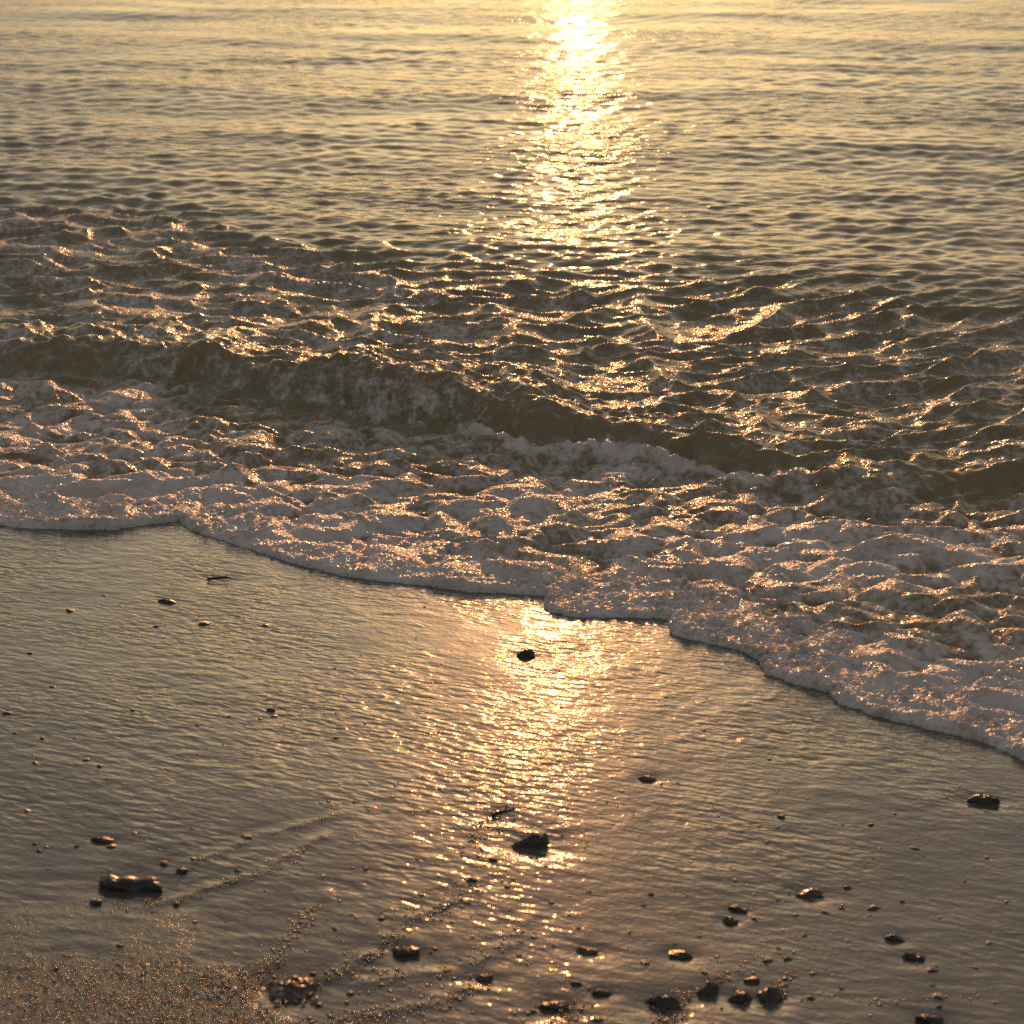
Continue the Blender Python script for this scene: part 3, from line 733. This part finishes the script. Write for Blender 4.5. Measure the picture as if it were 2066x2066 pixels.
def build_stones():
    for i, (kind, x, y, w, a, h, turn, style, mk, label) in enumerate(STONES):
        o = add_obj(kind, stone_mesh(kind, w * 0.92, a, h * 0.9, style, 20 + i), MATS[mk])
        place(o, x, y, turn, 0.0 if style in ('shell', 'twig') else 0.22 * h * w)
        tag(o, label, {'driftwood_twig': 'twig'}.get(kind, kind))
    protos = []
    for k in range(8):
        p = rock_points(ICO3[0], 80 + k, 0.26, 6) * np.array([0.5, 0.34, 0.26])
        protos.append(make_mesh('pebble', p, ICO3[1])); protos[-1].materials.append((M_DARK, M_BROWN)[k % 2])
    r = random.Random(3)
    for i, (x, y, w) in enumerate(PEBBLES):
        o = bpy.data.objects.new('pebble', protos[r.randrange(8)])
        col.objects.link(o)
        s = w * r.uniform(0.85, 1.05)
        place(o, x, y, r.uniform(-40, 40), 0.05 * w)
        o.scale = (s, s * r.uniform(0.8, 1.2), s * r.uniform(0.7, 1.15))
        tag(o, PL[i], 'pebble', 'tiny pebbles strewn over the wet sand')

NEAR = ['the lone dark stone in the sun glitter', 'the thin reddish brown stone', 'the black humped stone', 'the long low black stone', 'the big layered brown stone', 'the jagged dark shard',
    'the twig above the jagged shard', 'the low humped sunlit stone', 'the dark oval stone', 'the upper paired dark stone', 'the lower paired dark stone', 'the upper slim dark stone', 'the lower slim dark stone',
    'the wedge shaped stone', 'the upright brown stone', 'the low cluster stone', 'the tallest cluster stone', 'the small stone behind the cluster', 'the stone cut by the bottom edge', 'the stone among glittering grains',
    'the long flat brown stone', 'the thin pale stone', 'the thin dark flat stone', 'the twig below the foam', 'the flat crumbly brown stone', 'the flat brown stone', 'the small tilted brown stone']
RANK = ['nearest', 'second nearest', 'third nearest', 'fourth nearest', 'fifth nearest', 'sixth nearest', 'seventh nearest', 'eighth nearest', 'ninth nearest', 'tenth nearest', 'eleventh nearest', 'twelfth nearest', 'thirteenth nearest', 'fourteenth nearest']
def pebble_labels():
    """each pebble by the stone it lies nearest to, the side, and how near it is among the pebbles there"""
    key = []
    for x, y, w in PEBBLES:
        D = [math.hypot(x - q[1], y - q[2]) for q in STONES]
        k = min(range(len(D)), key=D.__getitem__)
        dx, dy = x - STONES[k][1], y - STONES[k][2]
        side = ('to the left of' if dx < 0 else 'to the right of') if abs(dx) > 0.7 * abs(dy) else ('beyond' if dy > 0 else 'in front of')
        key.append((k, side, D[k]))
    out = []
    for k, side, dd in key:
        rank = sum(1 for q in key if q[0] == k and q[1] == side and q[2] < dd)
        out.append('tiny pebble, %s %s %s' % (RANK[min(rank, 13)], side, NEAR[k]))
    return out
PL = pebble_labels()

def build_grains():
    pts = []
    for L, n, wd in STREAKS:
        L = np.array(L); seg = np.hypot(*np.diff(L, axis=0).T); cum = np.concatenate([[0], np.cumsum(seg)]) / seg.sum()
        t = rng.uniform(0, 1, n)
        x = np.interp(t, cum, L[:, 0]) + rng.normal(0, wd * 0.5, n); y = np.interp(t, cum, L[:, 1]) + rng.normal(0, wd * 0.8, n)
        pts.append(np.stack([x, y], -1))
    n = 900
    y = 1.85 + 0.75 * rng.uniform(0, 1, n) ** 1.6; x = rng.normal(-0.02, 0.30, n)
    pts.append(np.stack([x, y], -1))
    n = 500
    y = 1.85 + 1.6 * rng.uniform(0, 1, n); x = rng.uniform(-0.35, 0.35, n) * y
    pts.append(np.stack([x, y], -1))
    P = np.concatenate(pts)
    P = P[P[:, 1] < line(EDGE, P[:, 0]) - 0.05]
    z = sand_height(P[:, 0], P[:, 1])
    v, f = ico(1)
    V, Fc = [], []
    for i, ((x, y), zz) in enumerate(zip(P, z)):
        s = (0.0006 + 0.0020 * rng.uniform() ** 3) * (1.25 if x > -0.30 else 1.0)
        q = v * (1 + 0.16 * rng.normal(size=(len(v), 1)) * 0.4) * np.array([s * rng.uniform(0.9, 1.5), s, s * rng.uniform(0.30, 0.55)])
        an = rng.uniform(0, 3.14); c, sn = math.cos(an), math.sin(an)
        q = np.stack([q[:, 0] * c - q[:, 1] * sn, q[:, 0] * sn + q[:, 1] * c, q[:, 2]], -1) + np.array([x, y, zz + s * 0.1])
        V.append(q); Fc.append(f + i * len(v))
    o = add_obj('coarse_sand_grains', make_mesh('coarse_sand_grains', np.concatenate(V), np.concatenate(Fc)), M_GRAIN)
    tag(o, 'coarse wet sand grains glinting in streaks across the beach', 'sand grains', kind='stuff')

build_sand()
build_water()
build_stones()
build_grains()
